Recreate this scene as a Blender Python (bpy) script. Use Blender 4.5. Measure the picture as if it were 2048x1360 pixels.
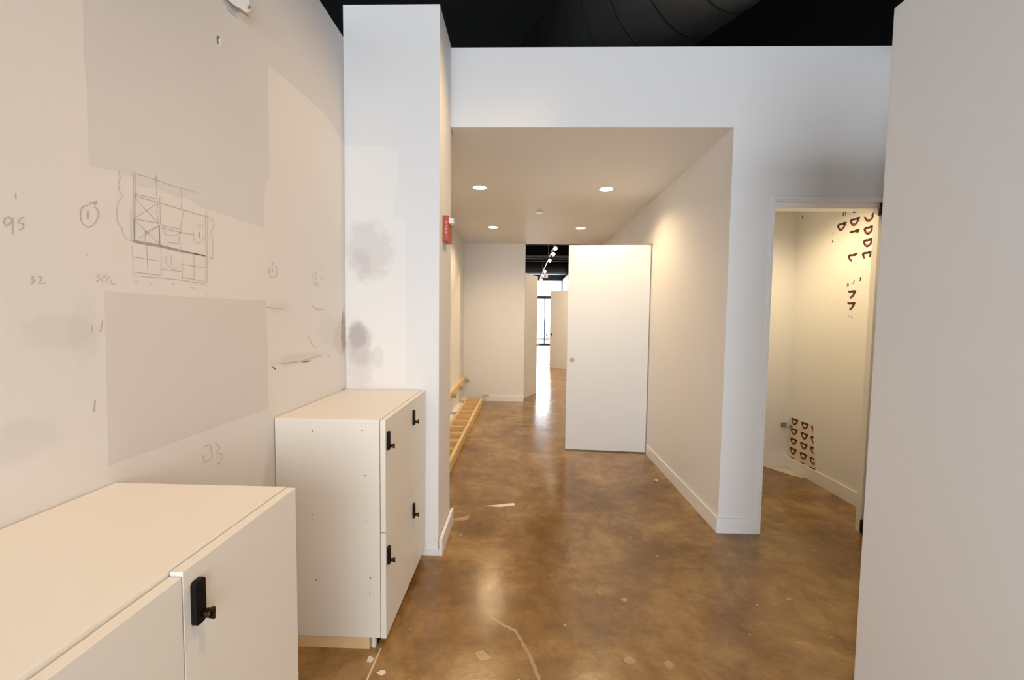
import bpy, bmesh, math, random
from mathutils import Vector, Matrix
random.seed(7)
for o in list(bpy.data.objects): bpy.data.objects.remove(o)
SC = bpy.context.scene; COL = SC.collection

# ---------------------------------------------------------------- camera
cd = bpy.data.cameras.new('camera'); cam = bpy.data.objects.new('camera', cd); COL.objects.link(cam)
R_ = Vector((0.99957289, 0.02639366, 0.01254634)); U_ = Vector((-0.01397313, 0.05458688, 0.99841125)); F_ = Vector((-0.02566686, 0.99816013, -0.05493237))
cam.matrix_world = Matrix(((R_.x, U_.x, -F_.x, 0), (R_.y, U_.y, -F_.y, 0), (R_.z, U_.z, -F_.z, 1.6), (0, 0, 0, 1)))
cd.sensor_fit = 'HORIZONTAL'; cd.sensor_width = 36.0; cd.lens = 36.0 * 832.0 / 2048.0
cd.clip_start = 0.05; cd.clip_end = 400
SC.camera = cam

# ---------------------------------------------------------------- view, world, lights
SC.view_settings.view_transform = 'Standard'; SC.view_settings.look = 'None'
SC.view_settings.gamma = 1.0; SC.view_settings.use_curve_mapping = False
SC.view_settings.exposure = 0.0
W = bpy.data.worlds.new('world'); SC.world = W; W.use_nodes = True
bg = W.node_tree.nodes['Background']; bg.inputs[0].default_value = (0.88, 0.94, 1.0, 1); bg.inputs[1].default_value = 5.0

def area_light(name, loc, direction, sx, sy, power, color, spread=180):
    l = bpy.data.lights.new(name, 'AREA'); l.shape = 'RECTANGLE'; l.size = sx; l.size_y = sy; l.energy = power; l.color = color
    l.spread = math.radians(spread)
    o = bpy.data.objects.new(name, l); o.location = loc; COL.objects.link(o)
    o.rotation_euler = Vector(direction).to_track_quat('-Z', 'Y').to_euler(); return o
def spot_light(name, loc, direction, power, color, angle=90, blend=0.6, radius=0.05):
    l = bpy.data.lights.new(name, 'SPOT'); l.energy = power; l.color = color; l.spot_size = math.radians(angle); l.spot_blend = blend; l.shadow_soft_size = radius
    o = bpy.data.objects.new(name, l); o.location = loc; COL.objects.link(o)
    o.rotation_euler = Vector(direction).to_track_quat('-Z', 'Y').to_euler(); return o
COOL = (0.83, 0.91, 1.0); WARM = (1.0, 0.69, 0.38); WARM2 = (1.0, 0.74, 0.42)
# daylight through the shop window behind the camera
area_light('daylight_rear_window', (-0.9, -4.3, 2.3), (0.30, 1, 0.0), 5.4, 3.2, 238, COOL)
# unseen warm spots added to brighten left wall, cabinets, floor and doorway corner
spot_light('warm_fill_spot', (0.55, 2.74, 3.75), (-1.70, -0.85, -2.5), 115, WARM, 85, 1.0, 0.10)
spot_light('warm_fill_spot', (0.45, 0.35, 4.1), (-0.85, 1.0, -3.6), 175, (1.0, 0.66, 0.34), 70, 1.0, 0.10)
spot_light('warm_fill_spot', (1.75, 2.0, 4.1), (0.15, 0.45, -1.0), 45, WARM, 100, 1.0, 0.15)
# daylight through the far shop front
area_light('daylight_shop_front', (0.5, 24.0, 1.9), (0, -1, 0), 3.4, 3.6, 240, COOL)

# ---------------------------------------------------------------- helpers
def srgb(r, g, b):
    f = lambda c: (c/255/12.92) if c/255 <= 0.04045 else (((c/255)+0.055)/1.055)**2.4
    return (f(r), f(g), f(b), 1)
def nt(name):
    m = bpy.data.materials.new(name); m.use_nodes = True
    n = m.node_tree.nodes; return m, n, m.node_tree.links, n['Principled BSDF']
def mat(name, col, rough=0.6, metal=0.0, noise=0.03, scale=6.0, bump=0.0, emit=None, es=0.0, coat=0.0, spec=0.5):
    m, n, l, b = nt(name)
    tc = n.new('ShaderNodeTexCoord'); nz = n.new('ShaderNodeTexNoise'); nz.inputs['Scale'].default_value = scale; nz.inputs['Detail'].default_value = 4
    l.new(tc.outputs['Object'], nz.inputs['Vector'])
    mx = n.new('ShaderNodeMix'); mx.data_type = 'RGBA'
    mx.inputs['A'].default_value = tuple(c*(1-noise) for c in col[:3])+(1,); mx.inputs['B'].default_value = tuple(min(1, c*(1+noise)) for c in col[:3])+(1,)
    l.new(nz.outputs['Fac'], mx.inputs['Factor']); l.new(mx.outputs['Result'], b.inputs['Base Color'])
    b.inputs['Roughness'].default_value = rough; b.inputs['Metallic'].default_value = metal; b.inputs['Coat Weight'].default_value = coat
    b.inputs['Specular IOR Level'].default_value = spec
    if bump:
        bp = n.new('ShaderNodeBump'); bp.inputs['Strength'].default_value = bump; bp.inputs['Distance'].default_value = 0.01
        n2 = n.new('ShaderNodeTexNoise'); n2.inputs['Scale'].default_value = scale*12; l.new(tc.outputs['Object'], n2.inputs['Vector'])
        l.new(n2.outputs['Fac'], bp.inputs['Height']); l.new(bp.outputs['Normal'], b.inputs['Normal'])
    if emit: b.inputs['Emission Color'].default_value = emit; b.inputs['Emission Strength'].default_value = es
    return m
def stained(name, base, stains, axis, noise=0.02, rough=0.6):
    """wall paint with soft-edged grime stains; stains = (cx, cz, rx, rz, strength, colour)"""
    m, n, l, b = nt(name)
    tc = n.new('ShaderNodeTexCoord'); sp = n.new('ShaderNodeSeparateXYZ'); l.new(tc.outputs['Object'], sp.inputs[0])
    def math_(op, a, c=None, d=None):
        q = n.new('ShaderNodeMath'); q.operation = op
        for i, v in enumerate((a, c, d)):
            if v is None: continue
            if isinstance(v, (int, float)): q.inputs[i].default_value = v
            else: l.new(v, q.inputs[i])
        return q.outputs[0]
    nz = n.new('ShaderNodeTexNoise'); nz.inputs['Scale'].default_value = 7; nz.inputs['Detail'].default_value = 9; nz.inputs['Roughness'].default_value = 0.68; l.new(tc.outputs['Object'], nz.inputs['Vector'])
    nb = n.new('ShaderNodeTexNoise'); nb.inputs['Scale'].default_value = 2.2; l.new(tc.outputs['Object'], nb.inputs['Vector'])
    mx = n.new('ShaderNodeMix'); mx.data_type = 'RGBA'; mx.inputs['A'].default_value = tuple(c*(1-noise) for c in base[:3])+(1,); mx.inputs['B'].default_value = tuple(min(1, c*(1+noise)) for c in base[:3])+(1,)
    l.new(nb.outputs['Fac'], mx.inputs['Factor']); cur = mx.outputs['Result']
    h = sp.outputs['X'] if axis == 'X' else sp.outputs['Y']
    off = math_('MULTIPLY', math_('SUBTRACT', nz.outputs['Fac'], 0.5), 1.5)
    for (cx, cz, rx, rz, st, colr) in stains:
        dx = math_('DIVIDE', math_('SUBTRACT', h, cx), rx); dz = math_('DIVIDE', math_('SUBTRACT', sp.outputs['Z'], cz), rz)
        d = math_('SQRT', math_('ADD', math_('MULTIPLY', dx, dx), math_('MULTIPLY', dz, dz)))
        d = math_('ADD', d, off)
        mr = n.new('ShaderNodeMapRange'); mr.interpolation_type = 'SMOOTHSTEP'; l.new(d, mr.inputs['Value'])
        mr.inputs['From Min'].default_value = 0.55; mr.inputs['From Max'].default_value = 1.05; mr.inputs['To Min'].default_value = st; mr.inputs['To Max'].default_value = 0
        m2 = n.new('ShaderNodeMix'); m2.data_type = 'RGBA'; l.new(mr.outputs[0], m2.inputs['Factor']); l.new(cur, m2.inputs['A']); m2.inputs['B'].default_value = colr
        cur = m2.outputs['Result']
    l.new(cur, b.inputs['Base Color']); b.inputs['Roughness'].default_value = rough
    return m

def add_box(bm, x0, x1, y0, y1, z0, z1):
    vs = [bm.verts.new((x, y, z)) for x in (x0, x1) for y in (y0, y1) for z in (z0, z1)]
    for f in ((0,1,3,2),(4,6,7,5),(0,4,5,1),(2,3,7,6),(0,2,6,4),(1,5,7,3)): bm.faces.new([vs[i] for i in f])
def add_cyl(bm, p0, p1, r0, r1=None, seg=24, caps=True):
    p0, p1 = Vector(p0), Vector(p1); r1 = r0 if r1 is None else r1; d = (p1-p0).normalized()
    a = d.orthogonal().normalized(); b = d.cross(a)
    c0 = [bm.verts.new(p0+(a*math.cos(2*math.pi*i/seg)+b*math.sin(2*math.pi*i/seg))*r0) for i in range(seg)]
    c1 = [bm.verts.new(p1+(a*math.cos(2*math.pi*i/seg)+b*math.sin(2*math.pi*i/seg))*r1) for i in range(seg)]
    for i in range(seg):
        f = bm.faces.new((c0[i], c0[(i+1)%seg], c1[(i+1)%seg], c1[i])); f.smooth = True
    if caps: bm.faces.new(list(reversed(c0))); bm.faces.new(c1)
def add_prism(bm, pts, vec):
    """flat polygon pts (3-D) extruded by vec"""
    vec = Vector(vec); a = [bm.verts.new(p) for p in pts]; b = [bm.verts.new(Vector(p)+vec) for p in pts]
    bm.faces.new(a); bm.faces.new(list(reversed(b)))
    for i in range(len(pts)): bm.faces.new((a[i], b[i], b[(i+1)%len(pts)], a[(i+1)%len(pts)]))
def add_tube(bm, pts, r, seg=6):
    for a, b in zip(pts[:-1], pts[1:]): add_cyl(bm, a, b, r, seg=seg)
def obj(name, bm, m, parent=None, bevel=0.0, origin=None, tri=False):
    bmesh.ops.recalc_face_normals(bm, faces=bm.faces)
    me = bpy.data.meshes.new(name)
    if origin is None: origin = Vector((0, 0, 0))
    origin = Vector(origin); bm.transform(Matrix.Translation(-origin)); bm.to_mesh(me); bm.free()
    o = bpy.data.objects.new(name, me); COL.objects.link(o); me.materials.append(m)
    if parent is not None:
        o.parent = parent; o.location = origin - wloc(parent)
    else: o.location = origin
    if bevel:
        md = o.modifiers.new('bevel', 'BEVEL'); md.width = bevel; md.segments = 2; md.limit_method = 'ANGLE'
    return o
def wloc(o):
    v = Vector((0, 0, 0))
    while o is not None: v = v + Vector(o.location); o = o.parent
    return v
def boxobj(name, dims, m, parent=None, bevel=0.0):
    bm = bmesh.new(); L = dims if isinstance(dims, list) else [dims]
    for d in L: add_box(bm, *d)
    x0, x1, y0, y1, z0, z1 = L[0]
    return obj(name, bm, m, parent, bevel, ((x0+x1)/2, (y0+y1)/2, z0))
def struct(o, label):
    o['kind'] = 'structure'; o['label'] = label; return o
def thing(name, label, cat, loc, group=None):
    o = bpy.data.objects.new(name, None); COL.objects.link(o); o.location = loc; o.empty_display_size = 0.1
    tag(o, label, cat, group); return o
def tag(o, label, cat, group=None):
    o['label'] = label; o['category'] = cat
    if group: o['group'] = group
    return o
def ribbon(bm, strokes, w, plane, at, thick):
    """pencil / tape strokes: flat ribbons on a wall or floor; plane 'X' (pts=(y,z)), 'Y' (x,z), 'Z' (x,y)"""
    def P(u, v, k):
        return {'X': (at+k, u, v), 'Y': (u, at+k, v), 'Z': (u, v, at+k)}[plane]
    for st in strokes:
        st = [p for k, p in enumerate(st) if k == 0 or math.hypot(p[0]-st[k-1][0], p[1]-st[k-1][1]) > 1e-5]
        n = len(st); prev = None
        for k, (a, b) in enumerate(st):
            ds = []
            if k > 0: ds.append(Vector((a-st[k-1][0], b-st[k-1][1])).normalized())
            if k < n-1: ds.append(Vector((st[k+1][0]-a, st[k+1][1]-b)).normalized())
            d = sum(ds, Vector((0, 0)))
            if d.length < 0.35: d = ds[0]
            d.normalize(); ww = w(k) if callable(w) else w
            u, v = -d.y*ww/2, d.x*ww/2
            cur = (bm.verts.new(P(a+u, b+v, thick)), bm.verts.new(P(a-u, b-v, thick)))
            if prev: bm.faces.new((prev[0], cur[0], cur[1], prev[1]))
            prev = cur
def decal(bm, poly, plane, at, thick):
    def P(u, v):
        return {'X': (at+thick, u, v), 'Y': (u, at+thick, v), 'Z': (u, v, at+thick)}[plane]
    bm.faces.new([bm.verts.new(P(u, v)) for u, v in poly])
def text(name, body, size, loc, rot, m, parent, depth=0.0015):
    c = bpy.data.curves.new(name, 'FONT'); c.body = body; c.size = size; c.extrude = depth; c.align_x = 'CENTER'; c.align_y = 'CENTER'
    t = bpy.data.objects.new(name, c); COL.objects.link(t); bpy.context.view_layer.update()
    me = bpy.data.meshes.new_from_object(t.evaluated_get(bpy.context.evaluated_depsgraph_get())); bpy.data.objects.remove(t)
    o = bpy.data.objects.new(name, me); COL.objects.link(o); me.materials.clear(); me.materials.append(m)
    o.rotation_euler = rot; o.parent = parent; o.location = Vector(loc) - (wloc(parent) if parent else Vector()); return o

# ---------------------------------------------------------------- wall drawing data: (y, z) on the left wall
SK = [[(1.225,2.009),(1.222,1.952),(1.221,1.878),(1.22,1.815)],[(1.231,2.008),(1.222,1.815)],[(1.212,1.9),(1.21,1.813)],[(1.179,2.0),(1.185,1.986),(1.176,1.962),(1.18,1.945),(1.191,1.938),(1.175,1.912),(1.169,1.883),(1.17,1.855),(1.181,1.847),(1.187,1.824),(1.196,1.812),(1.211,1.81)],[(1.225,2.012),(1.291,2.016),(1.339,2.016),(1.391,2.02),(1.467,2.024)],[(1.222,1.952),(1.302,1.957)],[(1.222,1.946),(1.302,1.947)],[(1.227,1.941),(1.305,1.881)],[(1.302,1.943),(1.221,1.877)],[(1.221,1.877),(1.305,1.882)],[(1.221,1.875),(1.303,1.82)],[(1.305,1.874),(1.235,1.822)],[(1.301,2.032),(1.302,1.957),(1.306,1.944),(1.299,1.918),(1.305,1.882)],[(1.313,1.967),(1.311,1.88)],[(1.307,1.877),(1.307,1.815)],[(1.257,1.848),(1.255,1.818)],[(1.256,1.845),(1.305,1.875)],[(1.318,1.948),(1.398,1.949),(1.454,1.95),(1.513,1.952)],[(1.315,1.878),(1.386,1.883)],[(1.315,1.872),(1.39,1.871),(1.447,1.875)],[(1.394,2.022),(1.399,1.984),(1.395,1.954),(1.403,1.941),(1.394,1.909),(1.39,1.872),(1.381,1.844),(1.39,1.813)],[(1.321,1.87),(1.329,1.854),(1.35,1.851),(1.372,1.857),(1.388,1.871)],[(1.336,1.829),(1.384,1.832)],[(1.503,1.97),(1.495,1.694)],[(1.514,1.972),(1.501,1.711)],[(1.513,1.952),(1.538,1.95),(1.545,1.927),(1.525,1.899),(1.535,1.864),(1.533,1.811)],[(1.213,1.797),(1.212,1.708),(1.311,1.711),(1.389,1.711),(1.486,1.706)],[(1.217,1.72),(1.307,1.719)],[(1.311,1.811),(1.308,1.719)],[(1.26,1.812),(1.261,1.728)],[(1.217,1.764),(1.305,1.764)],[(1.392,1.806),(1.391,1.713)],[(1.31,1.739),(1.39,1.74)],[(1.444,1.806),(1.441,1.715)],[(1.395,1.765),(1.491,1.765)],[(1.391,1.721),(1.494,1.715)],[(1.445,1.887),(1.446,1.856),(1.46,1.847),(1.481,1.855),(1.495,1.877)],[(1.463,1.913),(1.473,1.908),(1.465,1.902)],[(1.476,1.922),(1.473,1.91),(1.486,1.918),(1.491,1.91)],[(1.217,1.697),(1.224,1.685),(1.226,1.695)],[(1.263,1.691),(1.278,1.687)],[(1.348,1.696),(1.361,1.692)],[(1.425,1.691),(1.44,1.685)],[(1.493,1.678),(1.498,1.664)],[(1.33,1.782),(1.325,1.767),(1.337,1.751),(1.354,1.744),(1.372,1.752)],[(1.347,1.788),(1.35,1.756)]]
BOLD = [[(1.213,1.813),(1.253,1.814),(1.307,1.815),(1.392,1.811),(1.497,1.807)],[(1.215,1.809),(1.253,1.809),(1.309,1.81),(1.392,1.807),(1.495,1.809)],[(1.471,1.888),(1.47,1.869)],[(1.521,1.805),(1.532,1.802)],[(1.221,1.878),(1.22,1.815)],[(1.307,1.877),(1.307,1.815)]]
NUM = [[(0.923,1.806),(0.918,1.811),(0.911,1.807),(0.908,1.796),(0.912,1.790),(0.918,1.794),(0.923,1.803)],[(0.925,1.811),(0.924,1.791),(0.924,1.773)],[(0.947,1.817),(0.939,1.813),(0.935,1.801),(0.944,1.802),(0.945,1.794),(0.94,1.788),(0.935,1.786)],[(1.092,1.882),(1.081,1.878),(1.072,1.864),(1.071,1.844),(1.076,1.83),(1.087,1.824),(1.099,1.829),(1.111,1.845),(1.119,1.867),(1.115,1.878),(1.107,1.883)],[(1.098,1.894),(1.097,1.885)],[(1.101,1.891),(1.11,1.893),(1.109,1.898)],[(1.108,1.887),(1.114,1.894),(1.113,1.901)],[(0.954,1.681),(0.96,1.682),(0.956,1.675),(0.961,1.672),(0.956,1.664),(0.952,1.666)],[(0.969,1.683),(0.976,1.683),(0.975,1.675),(0.968,1.666),(0.984,1.668)],[(1.105,1.702),(1.114,1.703),(1.108,1.695),(1.115,1.691),(1.109,1.684),(1.104,1.685)],[(1.123,1.699),(1.121,1.681)],[(1.13,1.703),(1.129,1.695)],[(1.141,1.701),(1.129,1.682)],[(1.141,1.69),(1.147,1.689),(1.143,1.68),(1.157,1.679)],[(1.081,1.752),(1.084,1.748)],[(1.093,1.753),(1.095,1.75)],[(0.933,1.866),(0.933,1.854)]]
ONE = [[(1.09,1.867),(1.089,1.845)]]
NUM2 = [[(1.881,1.816),(1.876,1.791),(1.887,1.769),(1.913,1.767),(1.935,1.784),(1.94,1.813),(1.923,1.826)],[(1.894,1.838),(1.919,1.836),(1.898,1.828)],[(2.299,1.833),(2.272,1.809),(2.273,1.779),(2.304,1.77),(2.329,1.775)],[(2.324,1.839),(2.299,1.827)],[(2.383,1.874),(2.386,1.852)],[(2.36,1.858),(2.363,1.852)],[(2.359,1.811),(2.388,1.801)],[(2.297,1.766),(2.328,1.762)]]
NUM2B = [[(1.901,1.814),(1.901,1.791)],[(2.305,1.812),(2.305,1.794)]]
SCUFF = [[(1.962,1.363),(2.043,1.36),(2.169,1.357),(2.25,1.364),(2.363,1.366)],[(1.854,1.63),(1.904,1.627),(1.984,1.628)],[(2.252,1.652),(2.3,1.631),(2.39,1.63)],[(2.206,1.485),(2.252,1.44),(2.288,1.419)]]
DARK = [[(2.648,1.621),(2.644,1.55)],[(2.626,1.487),(2.62,1.452)],[(2.147,1.351),(2.203,1.348),(2.232,1.351)],[(1.887,1.356),(1.912,1.342)],[(2.452,1.354),(2.463,1.348)],[(2.621,1.122),(2.662,1.122)]]
LOW = [[(1.52,1.112),(1.545,1.085),(1.524,1.073),(1.56,1.051),(1.543,1.027),(1.517,1.027)],[(1.458,1.113),(1.495,1.111),(1.505,1.06),(1.468,1.054),(1.457,1.085)],[(1.088,1.361),(1.084,1.329)],[(1.09,1.565),(1.087,1.545)],[(1.117,1.578),(1.109,1.544)]]
UP = [[(1.104,2.439),(1.098,2.28),(1.103,2.196),(1.098,2.018),(1.101,1.99),(1.135,1.993),(1.178,2.001),(1.225,1.997),(1.23,1.981),(1.293,1.988),(1.297,2.01),(1.312,1.989),(1.384,1.988),(1.412,1.993),(1.487,1.978),(1.598,1.984),(1.686,1.981),(1.848,1.985),(1.861,2.191),(1.893,2.209),(1.897,2.475),(1.896,2.716),(2.161,2.741),(2.437,2.752),(2.692,2.693)]]
TEAR = [[(1.567,2.769),(1.592,2.755),(1.645,2.763),(1.649,2.788),(1.606,2.787)],[(1.606,2.787),(1.646,2.788),(1.713,2.834),(1.732,2.875),(1.69,2.864)],[(1.654,2.792),(1.712,2.828),(1.725,2.863),(1.701,2.83)]]
PST = [[(-1.143,2.676),(-0.976,2.679),(-0.799,2.646),(-0.809,2.499),(-0.832,2.24),(-0.93,2.214),(-1.06,2.181),(-1.106,2.117),(-1.115,1.876),(-1.079,1.854),(-0.997,1.868),(-0.882,1.959),(-0.859,2.119)]]
TAPE = [[(-0.662,1.903),(-0.663,1.721)]]
CHIP = [[(-0.7,1.818),(-0.704,1.854),(-0.692,1.855),(-0.672,1.838),(-0.678,1.816)],[(-0.636,1.763),(-0.619,1.78),(-0.601,1.781),(-0.591,1.763),(-0.606,1.749)],[(-0.32,3.433),(-0.216,3.457),(-0.055,3.504),(-0.046,3.457),(-0.172,3.422)],[(-0.535,3.194),(-0.406,3.268),(-0.411,3.184),(-0.51,3.163)],[(-0.207,1.895),(-0.172,1.912),(-0.12,1.861),(-0.178,1.847)]]
CRACK = [[(-0.154,2.14),(-0.085,2.085),(-0.018,2.04),(0.027,1.951),(0.06,1.877),(0.087,1.782),(0.101,1.744)]]
# ---------------------------------------------------------------- materials
WHITE = (0.79, 0.785, 0.78, 1)
M_wall = mat('white_wall_paint', WHITE, 0.55, noise=0.012, scale=2.5, bump=0.03)
M_trim = mat('white_trim_paint', (0.83, 0.82, 0.805, 1), 0.35, noise=0.01)
M_door = mat('white_door_paint', (0.80, 0.79, 0.77, 1), 0.4, noise=0.01)
M_lam = mat('white_laminate', (0.80, 0.762, 0.69, 1), 0.38, noise=0.008)
M_black = mat('black_ceiling_paint', (0.006, 0.006, 0.007, 1), 0.8, noise=0.1)
M_duct = mat('dark_duct_metal', (0.050, 0.050, 0.048, 1), 0.6, noise=0.15)
M_ductfar = mat('dark_grey_duct_paint', (0.05, 0.052, 0.05, 1), 0.45, noise=0.2)
M_grey = mat('charcoal_bulkhead_paint', (0.05, 0.05, 0.052, 1), 0.7)
M_wood = mat('pale_pine', (0.76, 0.56, 0.32, 1), 0.55, noise=0.12, scale=14)
M_wood2 = mat('plywood', (0.60, 0.43, 0.26, 1), 0.6, noise=0.12, scale=14)
M_lock = mat('black_plastic', (0.004, 0.004, 0.0045, 1), 0.5, spec=0.2)
M_chrome = mat('worn_chrome', (0.55, 0.5, 0.44, 1), 0.25, metal=1)
M_steel = mat('galvanised_steel', (0.42, 0.42, 0.38, 1), 0.4, metal=0.8, noise=0.15)
M_red = mat('red_plastic', (0.44, 0.052, 0.016, 1), 0.35, noise=0.04)
M_whitetxt = mat('white_lettering', (0.85, 0.83, 0.8, 1), 0.5)
M_clear = mat('clear_plastic', (0.85, 0.87, 0.9, 1), 0.1, coat=1)
M_pencil = mat('pencil_line', (0.50, 0.465, 0.44, 1), 0.8)
M_pencild = mat('dark_pencil_line', (0.36, 0.33, 0.31, 1), 0.8)
M_patch = mat('grey_primer_patch', (0.655, 0.625, 0.61, 1), 0.7, noise=0.012, scale=2.5)
M_scuff = mat('grime_mark', (0.56, 0.48, 0.41, 1), 0.8, noise=0.3, scale=30)
M_drk = mat('dark_mark', (0.16, 0.12, 0.10, 1), 0.8)
M_paper = mat('torn_paper', (0.80, 0.82, 0.83, 1), 0.7)
M_brown = mat('exposed_board_edge', (0.35, 0.26, 0.18, 1), 0.8)
M_lip = mat('dark_red_print', (0.050, 0.006, 0.008, 1), 0.6, noise=0.5, scale=60)
M_lip2 = mat('pink_print', (0.34, 0.09, 0.06, 1), 0.6, noise=0.3, scale=60)
M_wallp = mat('cream_wallpaper', (0.76, 0.66, 0.50, 1), 0.6)
M_frame = mat('bronze_window_frame', (0.05, 0.045, 0.06, 1), 0.5)
M_lamp = mat('lamp_glow', (1, 1, 1, 1), 0.5, emit=(1.0, 0.86, 0.66, 1), es=9)
M_trk = mat('track_lamp_glow', (1, 1, 1, 1), 0.5, emit=(1.0, 0.80, 0.62, 1), es=12)
M_exit = mat('exit_sign_face', (0.9, 0.6, 0.5, 1), 0.5, emit=(1.0, 0.62, 0.50, 1), es=0.55)
M_exitr = mat('exit_sign_letters', (0.8, 0.1, 0.05, 1), 0.5, emit=(0.9, 0.12, 0.08, 1), es=0.4)
M_tape = mat('masking_tape', (0.72, 0.56, 0.36, 1), 0.7)
M_chip = mat('dried_paint_splash', (0.78, 0.72, 0.60, 1), 0.6)
M_fsc = mat('pale_floor_scuff', (0.40, 0.28, 0.165, 1), 0.25, noise=0.35, scale=30)
M_pave = mat('pale_pavement', (0.6, 0.6, 0.6, 1), 0.8)
M_car = mat('silver_car_paint', (0.72, 0.75, 0.78, 1), 0.3)
M_glassd = mat('dark_car_glass', (0.55, 0.62, 0.70, 1), 0.1)
M_tyre = mat('grey_tyre', (0.42, 0.44, 0.47, 1), 0.7)
# polished concrete
def floor_mat():
    m, n, l, b = nt('polished_brown_concrete')
    tc = n.new('ShaderNodeTexCoord')
    def noise(s, d, rough=0.6, dist=0.0):
        q = n.new('ShaderNodeTexNoise'); q.inputs['Scale'].default_value = s; q.inputs['Detail'].default_value = d; q.inputs['Roughness'].default_value = rough; q.inputs['Distortion'].default_value = dist
        l.new(tc.outputs['Object'], q.inputs['Vector']); return q.outputs['Fac']
    def ramp(fac, stops):
        r = n.new('ShaderNodeValToRGB'); l.new(fac, r.inputs[0]); e = r.color_ramp.elements
        e[0].position, e[0].color = stops[0]; e[1].position, e[1].color = stops[-1]
        for p, c in stops[1:-1]: x = e.new(p); x.color = c
        return r.outputs[0]
    def mix(mode, f, a, c):
        q = n.new('ShaderNodeMix'); q.data_type = 'RGBA'; q.blend_type = mode
        for s, v in (('Factor', f), ('A', a), ('B', c)):
            if isinstance(v, (int, float)): q.inputs[s].default_value = v
            elif isinstance(v, tuple): q.inputs[s].default_value = v
            else: l.new(v, q.inputs[s])
        return q.outputs['Result']
    c1 = ramp(noise(2.1, 8, 0.68, 0.35), [(0.30, FL_A), (0.5, FL_B), (0.72, FL_C)])
    c2 = ramp(noise(9, 8, 0.7, 0.3), [(0.3, (0.60, 0.57, 0.54, 1)), (0.7, (1.22, 1.2, 1.18, 1))])
    c = mix('MULTIPLY', 0.75, c1, c2)
    c3 = ramp(noise(42, 3, 0.6), [(0.25, (0.85, 0.85, 0.85, 1)), (0.8, (1.12, 1.12, 1.12, 1))])
    c = mix('MULTIPLY', 0.5, c, c3)
    # pale flecks
    v = n.new('ShaderNodeTexVoronoi'); v.inputs['Scale'].default_value = 5.5; v.feature = 'F1'; l.new(tc.outputs['Object'], v.inputs['Vector'])
    ms = ramp(v.outputs['Distance'], [(0.0, (1, 1, 1, 1)), (0.035, (1, 1, 1, 1)), (0.055, (0, 0, 0, 1))])
    c = mix('MIX', ms, c, (0.42, 0.33, 0.22, 1))
    w = n.new('ShaderNodeTexVoronoi'); w.inputs['Scale'].default_value = 0.9; w.feature = 'DISTANCE_TO_EDGE'
    wd = n.new('ShaderNodeVectorMath'); wd.operation = 'ADD'; l.new(tc.outputs['Object'], wd.inputs[0])
    nn = n.new('ShaderNodeTexNoise'); nn.inputs['Scale'].default_value = 3; nn.inputs['Detail'].default_value = 5; l.new(tc.outputs['Object'], nn.inputs['Vector'])
    sc = n.new('ShaderNodeVectorMath'); sc.operation = 'SCALE'; sc.inputs['Scale'].default_value = 0.5; l.new(nn.outputs['Color'], sc.inputs[0]); l.new(sc.outputs[0], wd.inputs[1]); l.new(wd.outputs[0], w.inputs['Vector'])
    cr = ramp(w.outputs['Distance'], [(0.0, (0.35, 0.35, 0.35, 1)), (0.012, (0, 0, 0, 1))])
    c = mix('MIX', cr, c, (0.13, 0.085, 0.045, 1))
    l.new(c, b.inputs['Base Color'])
    rg = n.new('ShaderNodeMapRange'); l.new(noise(3, 6), rg.inputs['Value']); rg.inputs['To Min'].default_value = 0.10; rg.inputs['To Max'].default_value = 0.30
    l.new(rg.outputs[0], b.inputs['Roughness']); b.inputs['IOR'].default_value = 1.55
    bp = n.new('ShaderNodeBump'); bp.inputs['Strength'].default_value = 0.045; bp.inputs['Distance'].default_value = 0.02; l.new(noise(14, 3), bp.inputs['Height']); l.new(bp.outputs['Normal'], b.inputs['Normal'])
    return m
FL_A = (0.155, 0.076, 0.020, 1); FL_B = (0.275, 0.155, 0.050, 1); FL_C = (0.44, 0.285, 0.115, 1)
M_floor = floor_mat()
STC = (0.42, 0.37, 0.35, 1)
M_pillar = stained('white_paint_with_grime', WHITE, [
    (-1.075, 1.40, 0.11, 0.17, 0.45, (0.40, 0.345, 0.32, 1)), (-1.085, 1.46, 0.07, 0.10, 0.55, (0.38, 0.33, 0.31, 1)), (-1.07, 1.25, 0.12, 0.17, 0.35, (0.55, 0.49, 0.45, 1)),
    (-1.00, 2.02, 0.17, 0.22, 0.40, (0.56, 0.50, 0.47, 1)), (-1.06, 1.93, 0.09, 0.12, 0.35, (0.52, 0.46, 0.43, 1)), (-0.95, 1.33, 0.05, 0.09, 0.2, STC)], 'X')
M_left = stained('white_paint_left_wall', (0.725, 0.705, 0.69, 1), [
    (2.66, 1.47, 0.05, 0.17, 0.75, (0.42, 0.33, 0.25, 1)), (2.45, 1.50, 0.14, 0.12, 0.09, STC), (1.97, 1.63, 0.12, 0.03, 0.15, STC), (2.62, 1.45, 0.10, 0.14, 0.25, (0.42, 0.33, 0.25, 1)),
    (2.15, 1.37, 0.28, 0.035, 0.22, STC), (1.02, 1.55, 0.10, 0.06, 0.15, STC), (0.93, 1.30, 0.09, 0.06, 0.15, STC), (1.07, 1.56, 0.05, 0.12, 0.12, STC)], 'Y')

# ---------------------------------------------------------------- setting
XL, YP, YM, YF = -1.158, 2.695, 3.09, 7.84
struct(boxobj('floor', (-4, 6, -5, 24.3, -0.12, 0), M_floor), 'polished brown concrete floor')
FLOOR = bpy.data.objects['floor']
struct(boxobj('ceiling_main', (-4, 6, -5, YF+0.12, 5.2, 5.32), M_black), 'black painted deck above the room')
struct(boxobj('wall_outer', [(-4.12, -4, -5, 7.96, 0, 5.2), (6, 6.12, -5, 7.96, 0, 5.2)], M_black), 'dark shell walls beyond the partitions')
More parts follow.
